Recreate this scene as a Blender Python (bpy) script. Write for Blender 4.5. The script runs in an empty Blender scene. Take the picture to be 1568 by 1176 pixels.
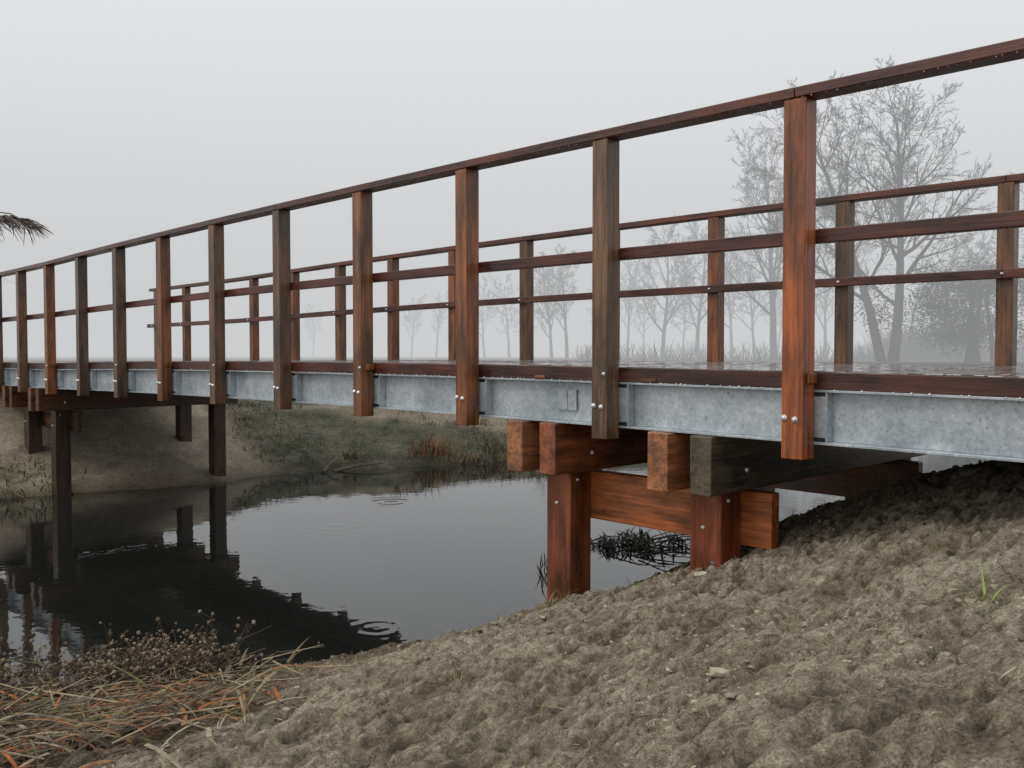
import bpy, bmesh, math, random
import numpy as np
from mathutils import Vector
random.seed(7); rng=np.random.default_rng(7)
S=bpy.context.scene
S.view_settings.view_transform='Standard'; S.view_settings.look='None'; S.view_settings.exposure=0
COL=S.collection

# ------------------------------------------------------------------ frame of the bridge
P1=np.array([1.231,3.886]); D=np.array([-.6984,.7157]); P=np.array([.7157,.6984])
def B(t,w,z=0.0):
    q=P1+D*t+P*w
    return (float(q[0]),float(q[1]),float(z)+.012-.0013*(min(max(t,-3),10)-3.8)**2)   # slight camber
def toTW(X,Y):
    dx=X-P1[0]; dy=Y-P1[1]
    return dx*D[0]+dy*D[1], dx*P[0]+dy*P[1]
SP=1.074; W=2.67; WATER=-1.75

# ------------------------------------------------------------------ node helpers
def newmat(name):
    m=bpy.data.materials.new(name); m.use_nodes=True
    nt=m.node_tree; nt.nodes.clear()
    return m,nt
def N(nt,typ,**kw):
    n=nt.nodes.new(typ)
    for k,v in kw.items():
        if k.startswith('_'): setattr(n,k[1:],v)
        else:
            n.inputs[k.replace('__',' ')].default_value=v
    return n
def L(nt,a,b): nt.links.new(a,b)
def ramp(nt,stops,interp='LINEAR'):
    r=nt.nodes.new('ShaderNodeValToRGB'); r.color_ramp.interpolation=interp
    e=r.color_ramp.elements
    while len(e)<len(stops): e.new(.5)
    for i,(p,c) in enumerate(stops):
        e[i].position=p; e[i].color=(c[0],c[1],c[2],1) if isinstance(c,(tuple,list)) else (c,c,c,1)
    return r
def noise(nt,vec,scale,detail=5,rough=.6,dist=0):
    n=nt.nodes.new('ShaderNodeTexNoise')
    n.inputs['Scale'].default_value=scale; n.inputs['Detail'].default_value=detail
    n.inputs['Roughness'].default_value=rough; n.inputs['Distortion'].default_value=dist
    if vec is not None: L(nt,vec,n.inputs['Vector'])
    return n
def mixc(nt,a,b,fac,mode='MIX'):
    m=nt.nodes.new('ShaderNodeMix'); m.data_type='RGBA'; m.blend_type=mode
    for sock,v in ((m.inputs[0],fac),(m.inputs[6],a),(m.inputs[7],b)):
        if isinstance(v,bpy.types.NodeSocket): L(nt,v,sock)
        else: sock.default_value=v if not isinstance(v,(tuple,list)) else (*v[:3],1)
    return m.outputs[2]
def out(nt,sh):
    o=nt.nodes.new('ShaderNodeOutputMaterial'); L(nt,sh,o.inputs['Surface']); return o
def bump(nt,h,strength=.5,dist=.01,normal=None):
    b=nt.nodes.new('ShaderNodeBump'); b.inputs['Strength'].default_value=strength; b.inputs['Distance'].default_value=dist
    L(nt,h,b.inputs['Height'])
    if normal is not None: L(nt,normal,b.inputs['Normal'])
    return b.outputs['Normal']

# ------------------------------------------------------------------ materials
def mat_timber():
    m,nt=newmat('wet_hardwood')
    g=N(nt,'ShaderNodeAttribute',_attribute_name='gr'); t=N(nt,'ShaderNodeAttribute',_attribute_name='tint')
    mp=nt.nodes.new('ShaderNodeMapping'); mp.inputs['Scale'].default_value=(38,38,1.4); L(nt,g.outputs['Vector'],mp.inputs['Vector'])
    n1=noise(nt,mp.outputs[0],1.3,9,.7,.6)
    r1=ramp(nt,[(.28,.25),(.43,.72),(.58,1.1),(.75,1.75)]); L(nt,n1.outputs[0],r1.inputs[0])
    c=mixc(nt,t.outputs['Color'],r1.outputs[0],1.0,'MULTIPLY')
    mp2=nt.nodes.new('ShaderNodeMapping'); mp2.inputs['Scale'].default_value=(6,6,1.5); L(nt,g.outputs['Vector'],mp2.inputs['Vector'])
    n2=noise(nt,mp2.outputs[0],1.6,6,.65)
    r2=ramp(nt,[(.38,0),(.60,1)]); L(nt,n2.outputs[0],r2.inputs[0])
    blot=mixc(nt,(.42,.45,.48),(1.25,1.05,.92),r2.outputs[0])
    c=mixc(nt,c,blot,1.0,'MULTIPLY')
    p=N(nt,'ShaderNodeBsdfPrincipled'); L(nt,c,p.inputs['Base Color'])
    rr=ramp(nt,[(.3,.18),(.7,.5)]); L(nt,n2.outputs[0],rr.inputs[0]); L(nt,rr.outputs[0],p.inputs['Roughness'])
    p.inputs['Specular IOR Level'].default_value=.4
    L(nt,bump(nt,n1.outputs[0],.55,.004),p.inputs['Normal'])
    out(nt,p.outputs[0]); return m
def mat_deck():
    m,nt=newmat('wet_deck_boards')
    g=N(nt,'ShaderNodeAttribute',_attribute_name='gr'); t=N(nt,'ShaderNodeAttribute',_attribute_name='tint')
    tc=N(nt,'ShaderNodeTexCoord')
    mp=nt.nodes.new('ShaderNodeMapping'); mp.inputs['Scale'].default_value=(30,30,1.6); L(nt,g.outputs['Vector'],mp.inputs['Vector'])
    n1=noise(nt,mp.outputs[0],1.3,8,.65,.5)
    r1=ramp(nt,[(.28,.4),(.6,1.0),(.75,1.4)]); L(nt,n1.outputs[0],r1.inputs[0])
    c=mixc(nt,t.outputs['Color'],r1.outputs[0],1.0,'MULTIPLY')
    n2=noise(nt,tc.outputs['Object'],11,5,.65)
    rr=ramp(nt,[(.46,.05),(.54,.55)]); L(nt,n2.outputs[0],rr.inputs[0])
    ct=ramp(nt,[(.46,.8),(.53,.0)]); L(nt,n2.outputs[0],ct.inputs[0])
    p=N(nt,'ShaderNodeBsdfPrincipled'); L(nt,c,p.inputs['Base Color']); L(nt,rr.outputs[0],p.inputs['Roughness'])
    L(nt,ct.outputs[0],p.inputs['Coat Weight']); p.inputs['Coat Roughness'].default_value=.05
    n3=noise(nt,tc.outputs['Object'],60,2,.5)
    L(nt,bump(nt,n3.outputs[0],.25,.003),p.inputs['Normal'])
    out(nt,p.outputs[0]); return m
def mat_galv():
    m,nt=newmat('galvanised_steel')
    tc=N(nt,'ShaderNodeTexCoord')
    v=N(nt,'ShaderNodeTexVoronoi',Scale=70.0); L(nt,tc.outputs['Object'],v.inputs['Vector'])
    rv=ramp(nt,[(0,.86),(1,1.1)]); 
    sx=N(nt,'ShaderNodeSeparateColor'); L(nt,v.outputs['Color'],sx.inputs[0]); L(nt,sx.outputs[0],rv.inputs[0])
    n=noise(nt,tc.outputs['Object'],3.5,10,.76)
    rn=ramp(nt,[(.3,(.25,.285,.31)),(.5,(.39,.43,.455)),(.72,(.58,.62,.64))]); L(nt,n.outputs[0],rn.inputs[0])
    c=mixc(nt,rn.outputs[0],rv.outputs[0],1.0,'MULTIPLY')
    n4=noise(nt,tc.outputs['Object'],48,3,.7); r4=ramp(nt,[(.30,.5),(.37,1.0),(.64,1.0),(.72,1.4)]); L(nt,n4.outputs[0],r4.inputs[0])
    c=mixc(nt,c,r4.outputs[0],1.0,'MULTIPLY')
    p=N(nt,'ShaderNodeBsdfPrincipled'); L(nt,c,p.inputs['Base Color'])
    p.inputs['Metallic'].default_value=.45; 
    rr=ramp(nt,[(.35,.28),(.65,.5)]); L(nt,n.outputs[0],rr.inputs[0]); L(nt,rr.outputs[0],p.inputs['Roughness'])
    L(nt,bump(nt,n.outputs[0],.2,.004),p.inputs['Normal'])
    out(nt,p.outputs[0]); return m
def mat_bolt():
    m,nt=newmat('bright_bolt'); tc=N(nt,'ShaderNodeTexCoord'); n=noise(nt,tc.outputs['Object'],60,3)
    r=ramp(nt,[(.3,(.45,.46,.47)),(.7,(.8,.81,.82))]); L(nt,n.outputs[0],r.inputs[0])
    p=N(nt,'ShaderNodeBsdfPrincipled'); L(nt,r.outputs[0],p.inputs['Base Color']); p.inputs['Metallic'].default_value=.5; p.inputs['Roughness'].default_value=.3
    out(nt,p.outputs[0]); return m
def mat_drop():
    m,nt=newmat('water_drop'); p=N(nt,'ShaderNodeBsdfPrincipled')
    p.inputs['Base Color'].default_value=(.75,.78,.8,1); p.inputs['Roughness'].default_value=.05; p.inputs['IOR'].default_value=1.33
    out(nt,p.outputs[0]); return m
def mat_ground():
    m,nt=newmat('muddy_bank_soil')
    tc=N(nt,'ShaderNodeTexCoord'); o=tc.outputs['Object']
    a=N(nt,'ShaderNodeAttribute',_attribute_name='cover'); sep=N(nt,'ShaderNodeSeparateColor'); L(nt,a.outputs['Color'],sep.inputs[0])
    n1=noise(nt,o,2.3,12,.74,.4); n2=noise(nt,o,32,9,.78); n3=noise(nt,o,150,4,.75)
    soil=ramp(nt,[(.28,(.13,.099,.067)),(.42,(.29,.235,.166)),(.54,(.44,.375,.28)),(.72,(.58,.515,.41))]); L(nt,n1.outputs[0],soil.inputs[0])
    gr=ramp(nt,[(.32,.26),(.43,.70),(.55,1.05),(.70,1.5)]); L(nt,n2.outputs[0],gr.inputs[0])
    c=mixc(nt,soil.outputs[0],gr.outputs[0],1.0,'MULTIPLY')
    g3=ramp(nt,[(.3,.4),(.5,1.0),(.7,1.6)]); L(nt,n3.outputs[0],g3.inputs[0])
    c=mixc(nt,c,g3.outputs[0],1.0,'MULTIPLY')
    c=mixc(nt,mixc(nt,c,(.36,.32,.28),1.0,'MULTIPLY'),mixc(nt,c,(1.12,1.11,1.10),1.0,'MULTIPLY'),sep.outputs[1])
    n5=noise(nt,o,1.3,10,.75); gg=ramp(nt,[(.3,(.022,.025,.011)),(.44,(.048,.052,.024)),(.54,(.085,.076,.045)),(.66,(.15,.122,.082))]); L(nt,n5.outputs[0],gg.inputs[0])
    n6=noise(nt,o,22,6,.75); g6=ramp(nt,[(.38,.35),(.62,1.6)]); L(nt,n6.outputs[0],g6.inputs[0])
    c=mixc(nt,c,mixc(nt,gg.outputs[0],g6.outputs[0],1.0,'MULTIPLY'),sep.outputs[0])
    c=mixc(nt,c,mixc(nt,c,(.36,.31,.26),1.0,'MULTIPLY'),sep.outputs[2])
    gm=N(nt,'ShaderNodeNewGeometry'); sz=N(nt,'ShaderNodeSeparateXYZ'); L(nt,gm.outputs['Position'],sz.inputs[0])
    mr=N(nt,'ShaderNodeMapRange'); mr.inputs['From Min'].default_value=-1.77; mr.inputs['From Max'].default_value=-1.58; L(nt,sz.outputs[2],mr.inputs['Value'])
    c=mixc(nt,mixc(nt,c,(.36,.32,.27),1.0,'MULTIPLY'),c,mr.outputs[0])
    p=N(nt,'ShaderNodeBsdfPrincipled'); L(nt,c,p.inputs['Base Color'])
    rr=ramp(nt,[(.4,.5),(.55,.9)]); L(nt,n1.outputs[0],rr.inputs[0]); L(nt,rr.outputs[0],p.inputs['Roughness'])
    p.inputs['Specular IOR Level'].default_value=.3
    b1=bump(nt,n2.outputs[0],1.0,.034); b2=bump(nt,n3.outputs[0],1.0,.010,b1)
    L(nt,b2,p.inputs['Normal']); out(nt,p.outputs[0]); return m
def mat_water():
    m,nt=newmat('river_water')
    tc=N(nt,'ShaderNodeTexCoord'); o=tc.outputs['Object']
    n=noise(nt,o,1.4,3,.5)
    nb=bump(nt,n.outputs[0],.04,.05)
    n2=noise(nt,o,8,2,.5); nb=bump(nt,n2.outputs[0],.07,.012,nb)
    for (cx,cy,rad,k,stn) in RINGS:
        vs=N(nt,'ShaderNodeVectorMath',_operation='DISTANCE'); L(nt,o,vs.inputs[0]); vs.inputs[1].default_value=(cx,cy,WATER)
        ml=N(nt,'ShaderNodeMath',_operation='MULTIPLY'); L(nt,vs.outputs['Value'],ml.inputs[0]); ml.inputs[1].default_value=k
        sn=N(nt,'ShaderNodeMath',_operation='SINE'); L(nt,ml.outputs[0],sn.inputs[0])
        mk=N(nt,'ShaderNodeMapRange'); mk.interpolation_type='SMOOTHSTEP'; L(nt,vs.outputs['Value'],mk.inputs['Value'])
        mk.inputs['From Min'].default_value=rad*.25; mk.inputs['From Max'].default_value=rad; mk.inputs['To Min'].default_value=1; mk.inputs['To Max'].default_value=0
        mm=N(nt,'ShaderNodeMath',_operation='MULTIPLY'); L(nt,sn.outputs[0],mm.inputs[0]); L(nt,mk.outputs[0],mm.inputs[1])
        nb=bump(nt,mm.outputs[0],stn,.006,nb)
    p=N(nt,'ShaderNodeBsdfPrincipled'); p.inputs['Base Color'].default_value=(.012,.013,.011,1)
    p.inputs['Roughness'].default_value=.02; p.inputs['IOR'].default_value=1.48
    L(nt,nb,p.inputs['Normal']); out(nt,p.outputs[0]); return m
def mat_attr(name,rough=.8,spec=.2):
    m,nt=newmat(name); t=N(nt,'ShaderNodeAttribute',_attribute_name='tint'); tc=N(nt,'ShaderNodeTexCoord')
    n=noise(nt,tc.outputs['Object'],25,4,.6); r=ramp(nt,[(.3,.6),(.7,1.3)]); L(nt,n.outputs[0],r.inputs[0])
    c=mixc(nt,t.outputs['Color'],r.outputs[0],1.0,'MULTIPLY')
    p=N(nt,'ShaderNodeBsdfPrincipled'); L(nt,c,p.inputs['Base Color']); p.inputs['Roughness'].default_value=rough; p.inputs['Specular IOR Level'].default_value=spec
    out(nt,p.outputs[0]); return m
def waterpt(px,py):
    Z=(0.065-WATER)*1383/(py-543); return ((px-784)/1383*Z,Z)
RINGS=[(*waterpt(575,965),.34,48.,.07),(*waterpt(598,770),.5,38.,.14),(*waterpt(515,805),.7,30.,.10)]
M_T=mat_timber(); M_D=mat_deck(); M_G=mat_galv(); M_B=mat_bolt(); M_W=mat_drop()
M_GR=mat_ground(); M_WA=mat_water(); M_P=mat_attr('dry_plant_matter'); M_BK=mat_attr('bark',.9,.1); M_CL=mat_attr('soil_clod',.95,.1)

# ------------------------------------------------------------------ mesh builder
class MB:
    def __init__(s): s.v=[]; s.f=[]; s.g=[]; s.c=[]
    def add(s,vs,fs,gs,col):
        o=len(s.v); s.v+=vs; s.f+=[tuple(i+o for i in f) for f in fs]; s.g+=gs; s.c+=[col]*len(vs) if not isinstance(col,list) else col
    def box(s,t0,t1,w0,w1,z0,z1,axis='t',tint=(.15,.06,.03),jit=0):
        ro=[random.uniform(0,40) for _ in range(3)]; vs=[];gs=[];fs=[]
        n=max(1,int((t1-t0)/1.0)); 
        for i in range(n+1):
            tt=t0+(t1-t0)*i/n
            for (w,z) in ((w0,z0),(w1,z0),(w1,z1),(w0,z1)):
                j=lambda: random.uniform(-jit,jit)
                vs.append(B(tt+j(),w+j(),z+j())); a={'t':(w,z,tt),'w':(tt,z,w),'z':(tt,w,z)}[axis]; gs.append(tuple(a[k]+ro[k] for k in range(3)))
        for i in range(n):
            for k in range(4): fs.append((i*4+k,i*4+(k+1)%4,(i+1)*4+(k+1)%4,(i+1)*4+k))
        fs.append((0,3,2,1)); fs.append(tuple(n*4+k for k in range(4)))
        s.add(vs,fs,gs,(*tint,1))
    def tube(s,pts,rads,n=5,col=(.1,.08,.06),cap=False):
        vs=[]; fs=[]; pts=[Vector(p) for p in pts]
        cs=[(math.cos(6.2832*k/n),math.sin(6.2832*k/n)) for k in range(n)]
        for i,p in enumerate(pts):
            d=(pts[min(i+1,len(pts)-1)]-pts[max(i-1,0)]).normalized()
            a=d.cross(Vector((0,0,1)) if abs(d.z)<.9 else Vector((1,0,0))).normalized(); b=d.cross(a)
            for c_,s_ in cs:
                q=p+(a*c_+b*s_)*rads[i]; vs.append(tuple(q))
        for i in range(len(pts)-1):
            for k in range(n):
                k2=(k+1)%n; fs.append((i*n+k,i*n+k2,(i+1)*n+k2,(i+1)*n+k))
        if cap: fs.append(tuple(range(n-1,-1,-1))); fs.append(tuple((len(pts)-1)*n+k for k in range(n)))
        s.add(vs,fs,[(0,0,0)]*len(vs),(*col,1))
    def blade(s,p,yaw,pitch,length,width,droop,col,seg=4):
        vs=[];fs=[]; p=Vector(p); side=Vector((-math.sin(yaw),math.cos(yaw),0)); pi=pitch
        for i in range(seg+1):
            w=width*(1-(i/seg)**1.6)*.5+.0004
            vs.append(tuple(p-side*w)); vs.append(tuple(p+side*w))
            p=p+Vector((math.cos(yaw)*math.cos(pi),math.sin(yaw)*math.cos(pi),math.sin(pi)))*length/seg; pi-=droop/seg
        for i in range(seg): fs.append((2*i,2*i+1,2*i+3,2*i+2))
        s.add(vs,fs,[(0,0,0)]*len(vs),(*col,1))
    def obj(s,name,mat,parent=None,bev=0,smooth=False,recalc=True):
        me=bpy.data.meshes.new(name); me.from_pydata(s.v,[],s.f)
        a=me.attributes.new('gr','FLOAT_VECTOR','POINT'); a.data.foreach_set('vector',np.array(s.g,dtype=np.float32).ravel())
        a=me.attributes.new('tint','FLOAT_COLOR','POINT'); a.data.foreach_set('color',np.array(s.c,dtype=np.float32).ravel())
        if recalc:
            bm=bmesh.new(); bm.from_mesh(me); bmesh.ops.recalc_face_normals(bm,faces=bm.faces); bm.to_mesh(me); bm.free()
        if smooth: me.polygons.foreach_set('use_smooth',[True]*len(me.polygons))
        me.materials.append(mat); o=bpy.data.objects.new(name,me); COL.objects.link(o)
        if parent: o.parent=parent
        if bev:
            b=o.modifiers.new('bevel','BEVEL'); b.width=bev; b.segments=2; b.limit_method='ANGLE'
        return o

# ------------------------------------------------------------------ numpy noise
def vnoise(x,y,seed=0):
    xi=np.floor(x).astype(np.int64); yi=np.floor(y).astype(np.int64); fx=x-xi; fy=y-yi
    fx=fx*fx*(3-2*fx); fy=fy*fy*(3-2*fy)
    def h(a,b):
        n=(a*374761393+b*668265263+seed*974711)&0x7fffffff; n=((n^(n>>13))*1274126177)&0x7fffffff; n=n^(n>>16)
        return (n&0xffff)/65535.
    return (h(xi,yi)*(1-fx)+h(xi+1,yi)*fx)*(1-fy)+(h(xi,yi+1)*(1-fx)+h(xi+1,yi+1)*fx)*fy
def fbm(x,y,f,o=4,seed=0,g=.5):
    r=0;a=1;s=0
    for i in range(o): r=r+a*vnoise(x*f+i*17.3,y*f-i*9.1,seed+i); s+=a; a*=g; f*=2.03
    return r/s
def sm(a,b,x): t=np.clip((x-a)/(b-a),0,1); return t*t*(3-2*t)

# ------------------------------------------------------------------ terrain
def f0(X,Y):
    t,w=toTW(X,Y); wc=np.clip(w,-10,14)
    tf=t+.23*(wc-2)*sm(3,9,t)
    return np.interp(tf,[-30,-6,-1,.7,2.5,4,8.3,10.1,11.4,13.2,20,60],[-.35,-.3,-.45,-.95,-1.75,-2.4,-2.4,-1.75,-1.2,-.35,-.35,-.35])
AN=[(-.95,5.37,-1.75),(-1.59,4.85,-1.75),(-2.6,4.55,-1.75),(-2.06,3.6,-1.60),(-1.2,3.3,-1.38),(-3.6,3.6,-1.75),
 (-3.5,2,-1.5),(.29,4.6,-1.20),(.31,5.4,-1.54),(.98,4.5,-1.03),(1.61,5.23,-.9),(0,2.4,-1.03),(.75,1.32,-.56),(2.7,4.76,-.475),
 (2.08,5.5,-.81),(2.35,5.1,-.65),(1.5,3,-.70),(2.6,3.4,-.42),(0,0,-.9),(-2,0,-1.3),(3,1,-.35),(-.5,3.9,-1.28),(-.25,4.75,-1.45),(.9,3.6,-.93),(0,3.4,-1.1),
 (-6.4,11.3,-1.75),(-4.04,12.87,-1.75),(-3.7,13.4,-1.75),(-2.1,14.3,-1.75),(-.04,15.2,-1.75),(-7.85,13.2,-.42),(-6.9,12.3,-1.15),
 (-3.9,18,-.95),(-1,18.3,-1.0),(2.5,20,-1.0),(-3.6,16,-1.15),(-1.2,16.6,-1.2),(1,15.2,-1.9),(3,8,-1.6),(2.6,9.3,-1.9),(0,10,-2.4),(-4,8,-2.4),(3.6,4.9,-.42),(3.4,6.2,-.9)]
AN=np.array(AN)
def K(dx,dy): return np.sqrt(dx*dx+dy*dy+.16)
A=K(AN[:,0][:,None]-AN[:,0][None],AN[:,1][:,None]-AN[:,1][None])
WT=np.linalg.solve(A+np.eye(len(AN))*1e-3,AN[:,2]-f0(AN[:,0],AN[:,1]))
def ht(X,Y):
    X=np.asarray(X,float); Y=np.asarray(Y,float); z=f0(X,Y); r=np.zeros_like(z)
    for (ax,ay,_),w in zip(AN,WT): r=r+w*K(X-ax,Y-ay)
    d=np.hypot(X,Y-8); z=z+r*(1-sm(13,20,d))
    return z
# heel / boot marks trodden into the bank
FR=random.Random(11); FEET=[(FR.uniform(-1.2,3.2),FR.uniform(1.6,5.0),FR.uniform(0,3.14),FR.uniform(.6,1.0)) for _ in range(26)]
def relief(X,Y):
    d=np.hypot(X-.5,Y-3.5); near=1-sm(5,12,d)
    r=(fbm(X,Y,1.6,3,3)-.5)*.12
    wx=X+.12*fbm(X,Y,3,2,50); wy=Y+.12*fbm(X,Y,3,2,60)
    u=wx*.8+wy*.6; v=-wx*.6+wy*.8
    bil=np.abs(fbm(u*1.0,v*1.8,6,4,11,.56)-.5)*2
    r2=(.35-bil)*.058
    st=fbm(u,v*3.2,9,3,31,.55); r4=(sm(.38,.62,st)-.5)*.026
    r3=(fbm(X,Y,24,3,21,.65)-.5)*.038
    f=0
    for (x,y,a,s) in FEET:
        dx=X-x; dy=Y-y; p=(dx*math.cos(a)+dy*math.sin(a))/(.13*s); q=(-dx*math.sin(a)+dy*math.cos(a))/(.055*s); e=p*p+q*q
        f=f-.022*np.exp(-e**2)+.008*np.exp(-(e-1.9)**2*2.2)
    fb_=(fbm(X,Y,4,4,91,.6)-.5)*.10*sm(11,13,Y)*(1-sm(22,30,Y))
    return r+(r2+r3+r4+f)*near+fb_, (r2+r3+r4+f*1.3)
def ground_z(x,y):
    a,_=relief(np.array([x]),np.array([y])); return float(ht(np.array([x]),np.array([y]))[0]+a[0])
def axis(a,b,lo,hi,s0):
    mid=list(np.arange(a,b,s0)); r=[];x=b
    def stp(d): return s0+.02*min(d,15)+.12*max(d-15,0)
    while x<hi: r.append(x); x+=stp(x-b)
    l=[];x=a
    while x>lo: x-=stp(a-x); l.append(x)
    return np.array(l[::-1]+mid+r)
xs=axis(-2.4,3.2,-700,700,.016); ys=axis(1.3,5.6,-300,900,.016)
X,Y=np.meshgrid(xs,ys); rr,fine=relief(X,Y); Zt=ht(X,Y)+rr
nx,ny=len(xs),len(ys)
co=np.stack([X.ravel(),Y.ravel(),Zt.ravel()],1)
ii=np.arange(nx*ny).reshape(ny,nx); F=np.stack([ii[:-1,:-1].ravel(),ii[:-1,1:].ravel(),ii[1:,1:].ravel(),ii[1:,:-1].ravel()],1)
me=bpy.data.meshes.new('ground'); me.vertices.add(len(co)); me.vertices.foreach_set('co',co.astype(np.float32).ravel())
me.loops.add(F.size); me.loops.foreach_set('vertex_index',F.astype(np.int32).ravel())
me.polygons.add(len(F)); me.polygons.foreach_set('loop_start',np.arange(0,F.size,4,dtype=np.int32)); me.polygons.foreach_set('loop_total',np.full(len(F),4,np.int32))
me.polygons.foreach_set('use_smooth',np.ones(len(F),bool)); me.update(); me.validate()
t,w=toTW(X,Y); edge=(fbm(X,Y,1.2,3,77)-.5)*1.2
far=sm(3.0,3.5,w+edge*.4+(t-10)*-.12)*sm(6,8,t)
sand=sm(16.3,16.9,Y+edge)*(1-sm(18.0,18.9,Y+edge))*sm(-5,-3,X)*(1-sm(8,14,X))*.6
cov=np.maximum(far*(1-sand),sm(17,26,np.hypot(X,Y-6))*(1-sand))
cov=np.clip(cov,0,1)
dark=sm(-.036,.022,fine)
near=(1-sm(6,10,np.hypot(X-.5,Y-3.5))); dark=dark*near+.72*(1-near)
damp=(1-sm(.35,1.1,np.hypot((X+2.05)*.75,(Y-4.0))+edge*.3))
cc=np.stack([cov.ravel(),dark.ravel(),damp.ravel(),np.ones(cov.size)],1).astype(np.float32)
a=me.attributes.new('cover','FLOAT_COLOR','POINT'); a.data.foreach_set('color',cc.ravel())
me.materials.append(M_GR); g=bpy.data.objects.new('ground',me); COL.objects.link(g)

# ------------------------------------------------------------------ river
me=bpy.data.meshes.new('river_water'); me.from_pydata([(-250,-250,WATER),(250,-250,WATER),(250,250,WATER),(-250,250,WATER)],[],[(0,1,2,3)])
me.materials.append(M_WA); COL.objects.link(bpy.data.objects.new('river_water',me))

# ------------------------------------------------------------------ bridge
br=bpy.data.objects.new('timber_footbridge',None); COL.objects.link(br)
N0,N1=-4,12; T0=N0*SP-.2; T1=N1*SP+.22
reds=[(.185,.078,.036),(.135,.078,.046),(.17,.074,.034),(.105,.066,.042),(.15,.082,.046),(.21,.084,.036)]
pn={0:(.32,.105,.036),1:(.15,.098,.06),2:(.235,.10,.044),3:(.185,.09,.045),4:(.12,.076,.048),5:(.15,.09,.055)}
posts=MB()
for n in range(N0,N1+1):
    c=pn.get(n,random.choice(reds)); t=n*SP
    posts.box(t-.05,t+.05,-.05,.05,-.37+random.uniform(-.008,.008),1.1545,'z',c,.0015)
    posts.box(t-.05,t+.05,W-.05,W+.05,-.37,1.1545,'z',random.choice(reds),.0015)
posts.obj('railing_posts',M_T,br,.004)
rails=MB()
for w0 in (0,W):
    k=N0
    while k<N1:
        k2=min(k+4,N1); a=T0 if k==N0 else k*SP+.0015; b=T1 if k2==N1 else k2*SP-.0015
        rails.box(a,b,w0-.056,w0+.056,1.156,1.2,'t',random.choice([(.105,.038,.024),(.085,.040,.027),(.10,.038,.024)]))
        s=.052 if w0==0 else -.052
        x0,x1=sorted((w0+s,w0+s+(.045 if s>0 else -.045)))
        rails.box(a,b,x0,x1,.55,.61,'t',random.choice([(.10,.030,.019),(.08,.030,.021)]))
        k=k2
rails.obj('handrails',M_T,br,.004)
deck=MB(); x=T0
while x<T1:
    bw=.145; v=random.uniform(.7,1.25)
    deck.box(x,x+bw,.0865+random.uniform(0,.004),W-.0865-random.uniform(0,.004),-.042,random.uniform(-.0015,.0015),'w',(.09*v,.05*v,.035*v)); x+=bw+.006
deck.obj('deck_boards',M_D,br,.003)
fa=MB()
for wv in (.053,W-.053-.032):
    k=T0
    while k<T1:
        k2=min(k+random.uniform(2.6,3.6),T1); fa.box(k,k2-.002,wv,wv+.032,-.0765,-.004,'t',random.choice([(.06,.026,.018),(.085,.028,.018),(.045,.026,.02)])); k=k2
for t in (1.55,.79): fa.box(t,t+random.uniform(.06,.10),.046,.0525,-.072,-.056,'t',(.18,.08,.035))
for n in range(N0,N1+1):
    t=n*SP; fa.box(t+.0515,t+.060,-.0,.05,-.045,-.012,'z',(.18,.085,.04))
    if n%3==0: fa.box(t-.062,t-.0515,-.02,.05,-.05,-.008,'z',(.26,.11,.045))
fa.obj('deck_edge_timbers',M_T,br,.002)
st=MB(); zt,zb=-.0775,-.315
for wc in (.115,W/2,W-.115):
    st.box(T0,T1,wc-.06,wc+.06,zt-.011,zt,'t'); st.box(T0,T1,wc-.06,wc+.06,zb,zb+.012,'t'); st.box(T0,T1,wc-.005,wc+.005,zb+.0122,zt-.0112,'t')
for n in range(N0,N1+1):
    for s,wc in ((-1,.115),(1,W-.115)):
        t=n*SP
        a,b=sorted((wc+s*.0055,wc+s*.058))
        st.box(t-.105,t-.097,a,b,zb+.0125,zt-.0115,'z')
        st.box(t+.02,t+.028,a,b,zb+.0125,zt-.0115,'z')
        a,b=sorted((wc+s*.050,wc+s*.058)); st.box(t-.0965,t+.0195,a,b,zb+.03,zt-.03,'z')
st.box(1.36,1.50,.098,.108,-.245,-.13,'z'); st.box(1.425,1.432,.094,.0975,-.24,-.135,'z')
st.obj('steel_beams',M_G,br,.0015)
bo=MB()
PROF=lambda r:[(r,0),(r,.004),(r*.72,.0045),(r*.66,.010),(r*.3,.013)]
def _bolt(fn,r):
    vs=[];fs=[];n=12; pf=PROF(r)
    for rad,h in pf:
        for k in range(n): vs.append(fn(rad*math.cos(6.2832*k/n),rad*math.sin(6.2832*k/n),h))
    for i in range(len(pf)-1):
        for k in range(n): fs.append((i*n+k,i*n+(k+1)%n,(i+1)*n+(k+1)%n,(i+1)*n+k))
    fs.append(tuple((len(pf)-1)*n+k for k in range(n))); bo.add(vs,fs,[(0,0,0)]*len(vs),(1,1,1,1))
def bolt(t,w,z,s,r=.014): _bolt(lambda a,b,h:B(t+a,w+s*h,z+b),r)
def bolt_t(t,w,z,r=.014): _bolt(lambda a,b,h:B(t-h,w+a,z+b),r)
for n in range(N0,N1+1):
    t=n*SP
    bolt(t+.036,-.05,-.20,-1); bolt(t-.014,-.05,-.205,-1)
    if n%2: bolt(t-.032,-.05,-.035,-1,.010)
    bolt(t,W-.0985,.58,-1,.010)
for c0 in (.446,1.446,10.2,11.3):
    bolt_t(c0,.33,-.50); bolt_t(c0,2.45,-.50)
    bolt_t(c0+.085,.30,-.66,.011); bolt(c0+.19,.24,-.8,-1,.011)
bo.obj('bolts',M_B,br,0,True)
pr=MB()
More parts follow.
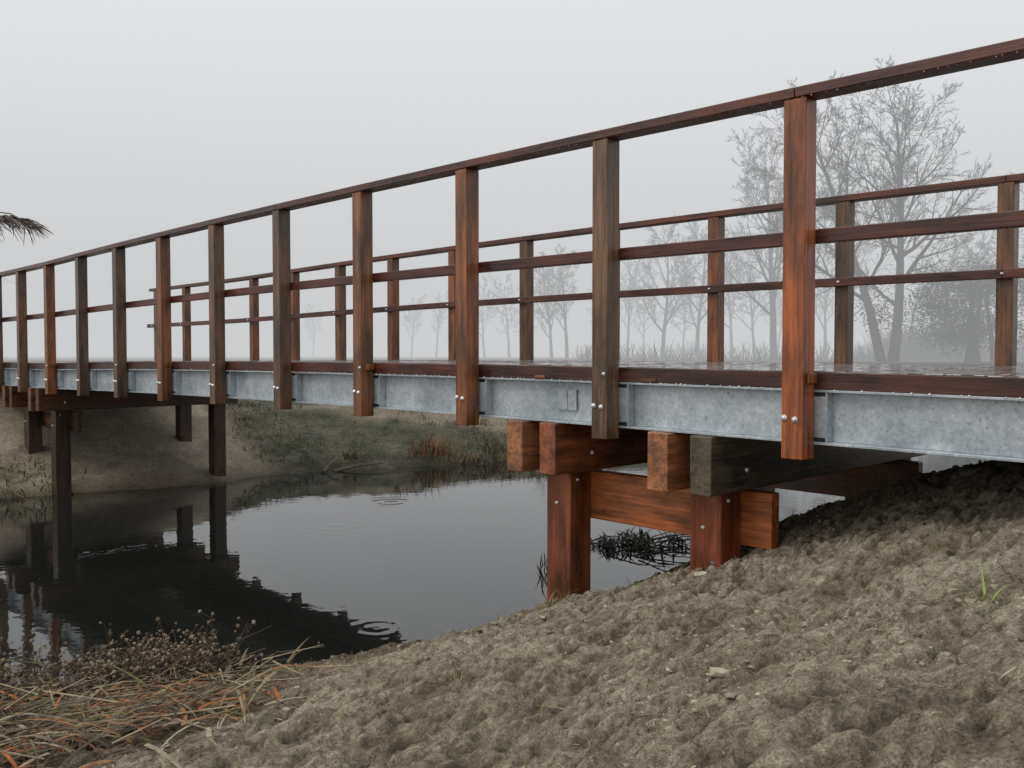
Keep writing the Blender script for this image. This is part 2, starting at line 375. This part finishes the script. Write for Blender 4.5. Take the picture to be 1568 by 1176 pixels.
def pier(c0,cols,zf):
    pr.box(c0,c0+.12,.02,W+.02,-.602,-.3165,'w',cols[0],.002)
    pr.box(c0+.235,c0+.36,-.0,W,-.606,-.3165,'w',cols[1],.002)
    for w in (.33,2.45):
        pr.box(c0+.085,c0+.27,w-.09,w+.09,zf,-.33,'z',cols[2] if w<1 else (.06,.028,.018),.003)
pier(.446,[(.085,.076,.055),(.36,.16,.07),(.19,.052,.025)],-3)
pier(1.446,[(.23,.088,.042),(.28,.14,.07),(.18,.064,.030)],-3.5)
pier(10.2,[(.09,.042,.026),(.13,.065,.042),(.05,.028,.02)],-3.5)
pier(11.3,[(.09,.042,.026),(.17,.08,.046),(.05,.028,.02)],-3)
pr.box(.36,1.86,.424,.50,-.9,-.62,'t',(.38,.13,.042)); pr.box(.38,1.86,2.28,2.356,-.9,-.62,'t',(.22,.1,.045))
pr.box(10.1,11.7,.424,.50,-.88,-.62,'t',(.09,.045,.028))
pr.box(-3.9,-3.82,-.1,W+.1,-1.2,-.32,'w',(.1,.05,.03)); pr.box(T1-.1,T1-.02,-.1,W+.1,-1.2,-.32,'w',(.1,.05,.03))
pr.obj('piers',M_T,br,.006)
dr=MB()
def bead(p,r):
    vs=[];fs=[];n=6
    for i,(a,h) in enumerate([(.55,.7),(1,0),(.75,-.7),(.15,-1.15)]):
        for k in range(n): vs.append((p[0]+r*a*math.cos(6.2832*k/n),p[1]+r*a*math.sin(6.2832*k/n),p[2]+r*h))
    for i in range(3):
        for k in range(n): fs.append((i*n+k,i*n+(k+1)%n,(i+1)*n+(k+1)%n,(i+1)*n+k))
    fs.append(tuple(3*n+k for k in range(n))); dr.add(vs,fs,[(0,0,0)]*len(vs),(1,1,1,1))
t=-2.0
while t<8:
    if random.random()<.8: bead(B(t,.054,-.078),random.uniform(.003,.006))
    if random.random()<.75: bead(B(t,-.05,1.155),random.uniform(.0015,.003))
    if random.random()<.6: bead(B(t,.06,.549),random.uniform(.0015,.003))
    if random.random()<.5: bead(B(t,W-.09,.549),random.uniform(.0015,.003))
    t+=random.uniform(.02,.09)
dr.obj('water_beads',M_W,br,0,True)

# ------------------------------------------------------------------ trees
def tree(name,loc,H,seed,spread=1.0,lean=0.0,fork=False,dens=1.0,col=(.045,.04,.036),mb=None,low=.22,minr=.012):
    R=random.Random(seed); own=mb is None; m=MB() if own else mb
    def br_(p,d,ln,r,lv):
        n=[7,6,4,3,3][min(lv,4)]; seg=[9,6,4,3,2][min(lv,4)]
        pts=[p.copy()]; rs=[r]; dirs=[d.copy()]; q=p.copy(); dd=d.copy()
        for i in range(seg):
            j=.06+.05*lv; dd=(dd+Vector((R.uniform(-j,j),R.uniform(-j,j),R.uniform(-j,j)+(.07 if lv else .02)))).normalized()
            q=q+dd*ln/seg; pts.append(q.copy()); rs.append(max(r*(1-.82*(i+1)/seg),minr*.55)); dirs.append(dd.copy())
        m.tube(pts,rs,n,col)
        if lv>=4: return
        cnt=int([16,9,7,6][lv]*dens*R.uniform(.85,1.15))
        for c in range(cnt):
            f=low+(1-low)*((c+R.random())/cnt) if lv==0 else .15+.85*((c+R.random())/cnt)
            i=min(int(f*seg),seg-1); fr=f*seg-i
            o=pts[i].lerp(pts[i+1],fr); ax=dirs[i]
            az=(c*2.4+R.uniform(-.4,.4)) if lv==0 else R.uniform(0,6.283); el=R.uniform(.5,.95)*(spread if lv==0 else 1)
            a=ax.cross(Vector((.3,.9,.1))).normalized(); b=ax.cross(a)
            nd=(ax*math.cos(el)+(a*math.cos(az)+b*math.sin(az))*math.sin(el)).normalized()
            l2=ln*([.52,.50,.5,.5][lv])*(1.05-.6*f if lv==0 else 1-.4*f)*R.uniform(.8,1.15)
            br_(o,nd,l2,max(rs[i]*R.uniform(.42,.62),minr),lv+1)
    base=Vector(loc)
    if fork:
        br_(base,Vector((-.20,0,1)).normalized(),H*.95,H*.019,0); br_(base+Vector((.7,.2,0)),Vector((.13,.05,1)).normalized(),H*.95,H*.021,0)
    else: br_(base,Vector((lean,0,1)).normalized(),H*.95,H*.019,0)
    if own: return m.obj(name,M_BK,recalc=False)
def gz(x,y): return float(ht(np.array([x]),np.array([y]))[0])-.1
def bx(px,Z): return (px-784)/1383*Z
tree('bare_tree',(bx(1350,50),50,gz(0,50)),14.6,3,1.15,0,True,1.05,minr=.015)
tree('bare_tree',(bx(1185,68),68,-.5),15.5,5,1.0,-.06,False,1.0,minr=.018)
tree('bare_tree',(bx(1015,80),80,-.5),11.0,8,1.05,.05,False,.9,minr=.02)
tree('bare_tree',(bx(1068,84),84,-.5),12.0,9,1.0,-.03,False,.9,minr=.02)
tree('bare_tree',(bx(868,84),84,-.5),9.5,12,.9,.0,False,.85,minr=.02)
tree('bare_tree',(bx(845,86),86,-.5),8.8,13,.9,-.05,False,.85,minr=.02)
row=MB()
for i,(px,Z,H) in enumerate([(960,100,10),(925,110,9),(780,105,9),(742,112,9),(720,125,8),(668,120,8),(630,125,8),(480,150,8),(1120,95,11),(1155,90,9),(1215,95,9),(1265,90,10),(1440,75,10),(1500,70,9),(1555,72,10),(1620,70,13),(1300,88,12),(1700,66,14),(1045,110,9),(985,115,9),(810,120,8),(1190,110,9)]):
    tree('',(bx(px,Z),Z,-.5),H,30+i,1.0,random.uniform(-.08,.08),False,.76,mb=row,low=.3,minr=.024)
row.obj('distant_tree_row',M_BK,recalc=False)
hd=MB()
for i in range(4200):
    px=random.choice([random.gauss(1460,55),random.uniform(880,1640),random.gauss(1400,40)]); Z=random.uniform(62,95); h=random.uniform(.8,2.6)*(1.2 if px>1340 else .7)
    p=Vector((bx(px,Z),Z,-.5)); d=Vector((random.gauss(0,.35),random.gauss(0,.35),1)).normalized(); q=p+d*h
    hd.tube([p,p.lerp(q,.5)+Vector((random.gauss(0,.1),0,0)),q],[.035,.025,.012],3,(.06,.05,.04))
hd.obj('hedge_scrub',M_BK,recalc=False)
iv=MB(); R=random.Random(4); Zi=50; cx=bx(1470,Zi)
lobes=[(cx+R.gauss(0,2.0),Zi+R.gauss(0,1.3),R.uniform(1.0,4.4),R.uniform(.8,1.5)) for _ in range(44)]
for lx,ly,lz,lr in lobes:
    for k in range(520):
        d=Vector((R.gauss(0,1),R.gauss(0,1),R.gauss(0,.8))).normalized()*lr*R.uniform(.35,1.15)
        p=Vector((lx,ly,lz))+d; a=R.uniform(.04,.10); u=Vector((R.gauss(0,1),R.gauss(0,1),R.gauss(0,1))).normalized(); v=u.orthogonal().normalized()
        iv.add([tuple(p-u*a),tuple(p+v*a*.6),tuple(p+u*a),tuple(p-v*a*.6)],[(0,1,2,3)],[(0,0,0)]*4,(*R.choice([(.02,.024,.014),(.032,.036,.02),(.045,.038,.026)]),1))
for k in range(6): 
    b0=Vector((cx+R.uniform(-2.2,2.2),Zi,-.5)); iv.tube([b0,b0+Vector((R.uniform(-.4,.4),0,2)),b0+Vector((R.uniform(-1,1),0,4.0))],[.16,.12,.06],6,(.04,.036,.03))
iv.obj('ivy_covered_tree',M_P,recalc=False)

# ------------------------------------------------------------------ ground litter
cl=MB(); ico=bmesh.new(); bmesh.ops.create_icosphere(ico,subdivisions=1,radius=1); iv_=[v.co.copy() for v in ico.verts]; if_=[tuple(v.index for v in f.verts) for f in ico.faces]; ico.free()
M=12000
cxs=rng.uniform(-2.6,4.2,M); cys=rng.uniform(1.1,6.2,M); keep=fbm(cxs,cys,1.3,2,99)>.45
zz=ht(cxs,cys)+relief(cxs,cys)[0]
for x,y,z,k in zip(cxs,cys,zz,keep):
    if not k or z<-1.74: continue
    r=min(.0025+random.expovariate(1/.0035),.022); sc=(random.uniform(.8,1.4),random.uniform(.8,1.4),random.uniform(.5,.9)); v=random.uniform(.35,1.25)
    an=random.uniform(0,6.28); ca,sa=math.cos(an),math.sin(an); vs=[]
    for q in iv_:
        j=random.uniform(.6,1.3); a=q.x*sc[0]*r*j; b=q.y*sc[1]*r*j; vs.append((x+a*ca-b*sa,y+a*sa+b*ca,z+q.z*sc[2]*r*j))
    cl.add(vs,if_,[(0,0,0)]*len(vs),(.34*v,.285*v,.21*v,1))
def stone(x,y,r,col):
    z=ground_z(x,y); vs=[(x+q.x*r*1.5,y+q.y*r,z+q.z*r*.6+r*.2) for q in iv_]; cl.add(vs,if_,[(0,0,0)]*len(vs),(*col,1))
stone(.93,4.36,.034,(.62,.57,.48))
cl.obj('soil_clods',M_CL,recalc=False)

stw=MB()
cols=[(.40,.31,.18),(.26,.17,.09),(.45,.37,.24),(.10,.07,.05),(.16,.09,.055),(.07,.05,.035)]
for i in range(2600):
    x=random.uniform(-2.4,3.6); y=random.uniform(1.4,5.8); z=ground_z(x,y)
    if z<-1.74: continue
    stw.blade((x,y,z+.005),random.uniform(0,6.28),random.uniform(-.1,.3),random.uniform(.015,.10),random.uniform(.0012,.0038),random.uniform(.1,.9),random.choice(cols),3)
stw.obj('straw_litter',M_P,recalc=False)

lv=MB(); lc=[(.27,.12,.05),(.17,.12,.07),(.15,.065,.035),(.22,.18,.11),(.12,.13,.05),(.08,.06,.04),(.15,.12,.085),(.30,.26,.18),(.06,.045,.035),(.09,.07,.05),(.33,.11,.035),(.055,.04,.03),(.11,.085,.06)]
for i in range(2000):
    x=random.gauss(-2.02,.50); y=random.gauss(3.74,.34)
    if x>-.95: continue
    z=max(ground_z(x,y),-1.75)+random.uniform(0,.13)
    lv.blade((x,y,z),random.choice([random.gauss(.35,.6),random.gauss(3.5,.7),random.uniform(0,6.28)]),random.uniform(-.2,.5),random.uniform(.06,.34),random.uniform(.004,.018),random.uniform(.3,1.5),random.choice(lc),6)
for i in range(260):
    x=random.gauss(-2.0,.45); y=random.gauss(3.85,.34); z=max(ground_z(x,y),-1.75)+random.uniform(.01,.13); a=random.choice([random.gauss(.4,.5),random.uniform(0,6.28)]); l=random.uniform(.12,.40)
    p=Vector((x,y,z)); q=p+Vector((math.cos(a)*l,math.sin(a)*l,random.uniform(-.05,.10))); lv.tube([p,q],[.0045,.003],4,random.choice([(.32,.27,.18),(.2,.155,.1),(.09,.07,.05)]))
lv.obj('dead_reed_leaves',M_P,recalc=False)
wd=MB()
def weed(x,y,h,n,colr,spread=.5,heads=True,zb=None):
    for i in range(n):
        z=(ground_z(x,y) if zb is None else zb); a=random.uniform(0,6.28); l=h*random.uniform(.5,1.1); s=random.uniform(.1,spread)
        p0=Vector((x+random.gauss(0,.05),y+random.gauss(0,.05),max(z,-1.76))); p2=p0+Vector((math.cos(a)*s*l,math.sin(a)*s*l,l*(1-s*.5))); p1=p0.lerp(p2,.5)+Vector((0,0,l*.12))
        c=random.choice(colr); wd.tube([p0,p1,p2],[.0032,.0024,.0014],3,c)
        for k in range(random.randint(2,5)):
            b=p1.lerp(p2,random.random()); e=b+Vector((random.gauss(0,1),random.gauss(0,1),random.uniform(.2,1))).normalized()*random.uniform(.02,.07); wd.tube([b,e],[.0015,.001],3,c)
            if heads:
                r=random.uniform(.005,.013); vs=[tuple(e+q*r*random.uniform(.7,1.2)) for q in iv_]; wd.add(vs,if_,[(0,0,0)]*len(vs),(*random.choice([(.16,.12,.08),(.26,.21,.15),(.07,.05,.035)]),1))
wc=[(.11,.075,.05),(.17,.12,.08),(.06,.042,.03)]
for i in range(34): weed(random.gauss(-1.95,.26),random.gauss(4.66,.15),random.uniform(.20,.38),14,wc,1.5)
for i in range(30): weed(random.uniform(-3.1,-2.1),random.uniform(4.2,5.1),random.uniform(.08,.28),6,wc,.9,False,-1.75)
for i in range(120):
    x=random.gauss(-1.95,.35); y=random.gauss(4.45,.18); a=random.gauss(-.5,.7); l=random.uniform(.12,.45); z=max(ground_z(x,y),-1.75)+random.uniform(.02,.14)
    p=Vector((x,y,z)); wd.tube([p,p+Vector((math.cos(a)*l,math.sin(a)*l,random.uniform(-.12,.05)))],[.004,.002],3,random.choice([(.16,.12,.08),(.3,.24,.15),(.10,.07,.05),(.07,.05,.035)]))
for i in range(300):
    x=random.gauss(-1.95,.33); y=random.gauss(4.5,.2); wd.blade((x,y,max(ground_z(x,y),-1.75)+random.uniform(0,.08)),random.uniform(0,6.28),random.uniform(0,1),random.uniform(.05,.2),.009,random.uniform(.5,1.6),random.choice([(.08,.055,.035),(.13,.09,.055),(.2,.15,.09),(.05,.035,.025)]),4)
wd.obj('dead_weed_clump',M_P,recalc=False)
fl=MB()
for i in range(60):
    x,y=waterpt(random.gauss(965,36),random.gauss(838,9))
    for k in range(7):
        fl.blade((x+random.gauss(0,.05),y+random.gauss(0,.05),WATER+.005),random.uniform(0,6.28),random.uniform(.1,1.1),random.uniform(.04,.17),.022,random.uniform(.3,1.3),random.choice([(.02,.018,.012),(.05,.04,.025),(.014,.014,.01)]),3)
for i in range(12):
    x,y=waterpt(random.uniform(905,1040),random.uniform(830,858)); a=random.uniform(-.6,.8); l=random.uniform(.3,.8); p=Vector((x,y,WATER+.01)); q=p+Vector((math.cos(a)*l,math.sin(a)*l,random.uniform(0,.15))); fl.tube([p,p.lerp(q,.5)+Vector((0,0,.03)),q],[.008,.006,.003],4,(.04,.032,.025))
for i in range(18):
    x,y=waterpt(random.gauss(832,5),random.uniform(858,905)); fl.blade((x,y,WATER),random.uniform(0,6.28),1.2,random.uniform(.05,.14),.01,.5,(.03,.03,.02),3)
fl.obj('floating_plant_debris',M_P,recalc=False)

gs=MB()
def tuft(m,x,y,n,h,cols,w=.004,z=None):
    z=ground_z(x,y) if z is None else z
    for i in range(n): m.blade((x+random.gauss(0,h*.15),y+random.gauss(0,h*.15),z-.005),random.uniform(0,6.28),random.uniform(.7,1.5),h*random.uniform(.5,1.1),w,random.uniform(.3,1.4),random.choice(cols),4)
gc=[(.10,.13,.03),(.15,.17,.05),(.25,.2,.1),(.18,.12,.06)]
for (x,y,n,h) in [(.22,4.35,16,.13),(.17,4.1,14,.12),(-.85,4.9,14,.10),(1.75,3.0,8,.12),(1.9,5.0,16,.18),(2.1,5.1,16,.16),(2.0,4.7,12,.14),(2.9,4.8,14,.14),(.6,4.5,12,.12),(1.3,4.7,14,.15),(1.5,4.8,14,.14),(.9,2.9,8,.08),(-.2,3.2,8,.08)]: tuft(gs,x,y,n,h,gc)
tuft(gs,1.28,2.42,7,.13,[(.25,.32,.10),(.35,.40,.18)],.006)
for i in range(90):
    s=random.random(); tuft(gs,-1.7+s*1.7+random.gauss(0,.08),4.72-.1*s+random.gauss(0,.14),4,random.uniform(.03,.09),gc,.003)
for i in range(130): tuft(gs,random.uniform(-1.5,3.2),random.uniform(1.8,5.2),4,random.uniform(.02,.06),gc,.003)
gs.obj('bank_grass_tufts',M_P,recalc=False)

fb=MB(); fc=[(.045,.055,.022),(.06,.062,.028),(.10,.085,.045),(.09,.068,.04),(.035,.040,.018),(.15,.125,.08)]
n=15000; fx=rng.uniform(-5.5,12,n); fy=rng.uniform(13.2,24,n); ft,fw=toTW(fx,fy); fz=ht(fx,fy)+relief(fx,fy)[0]; fn=fbm(fx,fy,.9,3,5)
for x,y,tt_,ww,z,q in zip(fx,fy,ft,fw,fz,fn):
    if z<-1.66 or ww<3.3: continue
    if random.random()>(q-.38)*4: continue
    for k in range(4): fb.blade((x+random.gauss(0,.06),y+random.gauss(0,.06),z),random.uniform(0,6.28),random.uniform(.3,1.3),random.uniform(.04,.15),.013,random.uniform(.3,1.5),random.choice(fc),2)
fb.obj('far_bank_grass',M_P,recalc=False)
sp=MB()
for (x,y,h,c) in [(-1.45,15.1,.6,(.15,.08,.04)),(-1.25,15.2,.5,(.19,.10,.05)),(-.3,15.7,.35,(.12,.09,.05)),(.4,16,.4,(.1,.08,.05)),(-2.6,14.7,.25,(.1,.08,.05)),(.9,16.2,.4,(.09,.07,.045)),(1.6,16.5,.45,(.1,.08,.05)),(-.6,15.1,.3,(.16,.13,.08)),(-.9,15.0,.35,(.2,.15,.08)),(-.1,15.3,.4,(.17,.13,.07))]:
    for k in range(90): sp.blade((x+random.gauss(0,.12),y+random.gauss(0,.12),gz(x,y)+.08),random.uniform(0,6.28),random.uniform(.6,1.5),h*random.uniform(.4,1),.012,random.uniform(.4,1.6),c,3)
for k in range(260):
    x=random.gauss(-6.6,.35); y=random.gauss(11.75,.3); sp.blade((x,y,gz(x,y)+.08),random.uniform(0,6.28),random.uniform(.6,1.5),random.uniform(.05,.22),.018,random.uniform(.4,1.4),random.choice([(.06,.08,.025),(.09,.10,.04)]),3)
sp.obj('far_bank_shrubs',M_P,recalc=False)
dw=MB()
for (x,y,l,yaw,el) in [(-2.75,13.95,.8,.5,.1),(-2.9,13.8,.5,1.2,.35)]:
    p=Vector((x,y,-1.74)); q=p+Vector((math.cos(yaw)*math.cos(el),math.sin(yaw)*math.cos(el),math.sin(el)))*l; dw.tube([p,p.lerp(q,.5)+Vector((0,0,.03)),q],[.03,.022,.010],6,(.11,.09,.07),True)
dw.obj('driftwood',M_BK)

rd=MB(); base=Vector((-1.75,2.2,-1.62)); tip0=Vector((-1.40,2.30,.40))
pts=[base,base.lerp(tip0,.4)+Vector((-.02,0,0)),base.lerp(tip0,.8)+Vector((-.02,0,.02)),tip0,tip0+Vector((.06,0,.03)),tip0+Vector((.13,0,.022)),tip0+Vector((.19,0,-.01))]
rd.tube(pts,[.005,.004,.003,.0022,.002,.0016,.001],5,(.22,.17,.10))
for i in range(190):
    f=random.random(); b=pts[3].lerp(pts[6],f)+Vector((0,0,.02*math.sin(f*3.14))); a=random.gauss(-.35,.35)
    l=random.uniform(.03,.09)*(1.15-f*.4); e=b+Vector((math.cos(a)*l*.9,random.gauss(0,.012),-abs(math.sin(a+.2))*l*1.2-.006))
    rd.tube([b,b.lerp(e,.5)+Vector((0,0,.006)),e],[.0009,.0016,.0005],3,random.choice([(.18,.15,.14),(.24,.20,.17),(.10,.08,.07)]))
for (z,l,y0) in [(.2,.34,.1),(-.3,.5,-.2),(-.8,.5,.3),(.24,.22,.6)]: rd.blade((-1.45 if z>0 else -1.6,2.25,z),y0,.5,l,.012,1.2,(.12,.10,.05),6)
rd.obj('reed_plant',M_P,recalc=False)

# ------------------------------------------------------------------ mist lying over the fields beyond the river
SIG=.0140; LF=(.60,.612,.625)
m,nt=newmat('mist_volume')
ab=N(nt,'ShaderNodeVolumeAbsorption',Density=SIG); ab.inputs['Color'].default_value=(0,0,0,1)
em=N(nt,'ShaderNodeEmission',Strength=SIG); em.inputs['Color'].default_value=(*LF,1)  # mist glows by itself: emission stands in for daylight scattered in the fog
ad=nt.nodes.new('ShaderNodeAddShader'); L(nt,ab.outputs[0],ad.inputs[0]); L(nt,em.outputs[0],ad.inputs[1])
o=nt.nodes.new('ShaderNodeOutputMaterial'); L(nt,ad.outputs[0],o.inputs['Volume'])
bmx=bmesh.new(); bmesh.ops.create_cube(bmx,size=1)
for v in bmx.verts: v.co=Vector((v.co.x*1390,19+(v.co.y+.5)*860,-5+(v.co.z+.5)*31))
me=bpy.data.meshes.new('mist'); bmx.to_mesh(me); bmx.free(); me.materials.append(m); COL.objects.link(bpy.data.objects.new('mist',me))

# ------------------------------------------------------------------ sky and sun
wd_=bpy.data.worlds.new("World"); S.world=wd_; wd_.use_nodes=True; nt=wd_.node_tree; nt.nodes.clear()
az=math.radians(-115); el=math.radians(50)
sky=nt.nodes.new('ShaderNodeTexSky'); sky.sky_type='NISHITA'; sky.sun_disc=False; sky.sun_elevation=el; sky.sun_rotation=az; sky.dust_density=4; sky.air_density=1.5
hs=N(nt,'ShaderNodeHueSaturation',Saturation=.15); L(nt,sky.outputs[0],hs.inputs['Color'])
b1=nt.nodes.new('ShaderNodeBackground'); b1.inputs[1].default_value=.05; L(nt,hs.outputs[0],b1.inputs[0])
b2=nt.nodes.new('ShaderNodeBackground'); b2.inputs[0].default_value=(.74,.755,.78,1); b2.inputs[1].default_value=1.0
ad=nt.nodes.new('ShaderNodeAddShader'); L(nt,b1.outputs[0],ad.inputs[0]); L(nt,b2.outputs[0],ad.inputs[1])
o=nt.nodes.new('ShaderNodeOutputWorld'); L(nt,ad.outputs[0],o.inputs['Surface'])
sl=bpy.data.lights.new('sun','SUN'); sl.energy=.8; sl.angle=math.radians(24); sl.color=(1,.96,.9)
so=bpy.data.objects.new('sun',sl); COL.objects.link(so)
dv=Vector((math.sin(az)*math.cos(el),math.cos(az)*math.cos(el),math.sin(el))); so.rotation_euler=dv.to_track_quat('Z','Y').to_euler()

cam=bpy.data.cameras.new('camera'); co_=bpy.data.objects.new('camera',cam); COL.objects.link(co_)
cam.lens=31.75; cam.sensor_width=36; cam.clip_start=.05; cam.clip_end=3000
co_.location=(0,0,.065); co_.rotation_euler=(math.radians(90-1.86),0,0); S.camera=co_
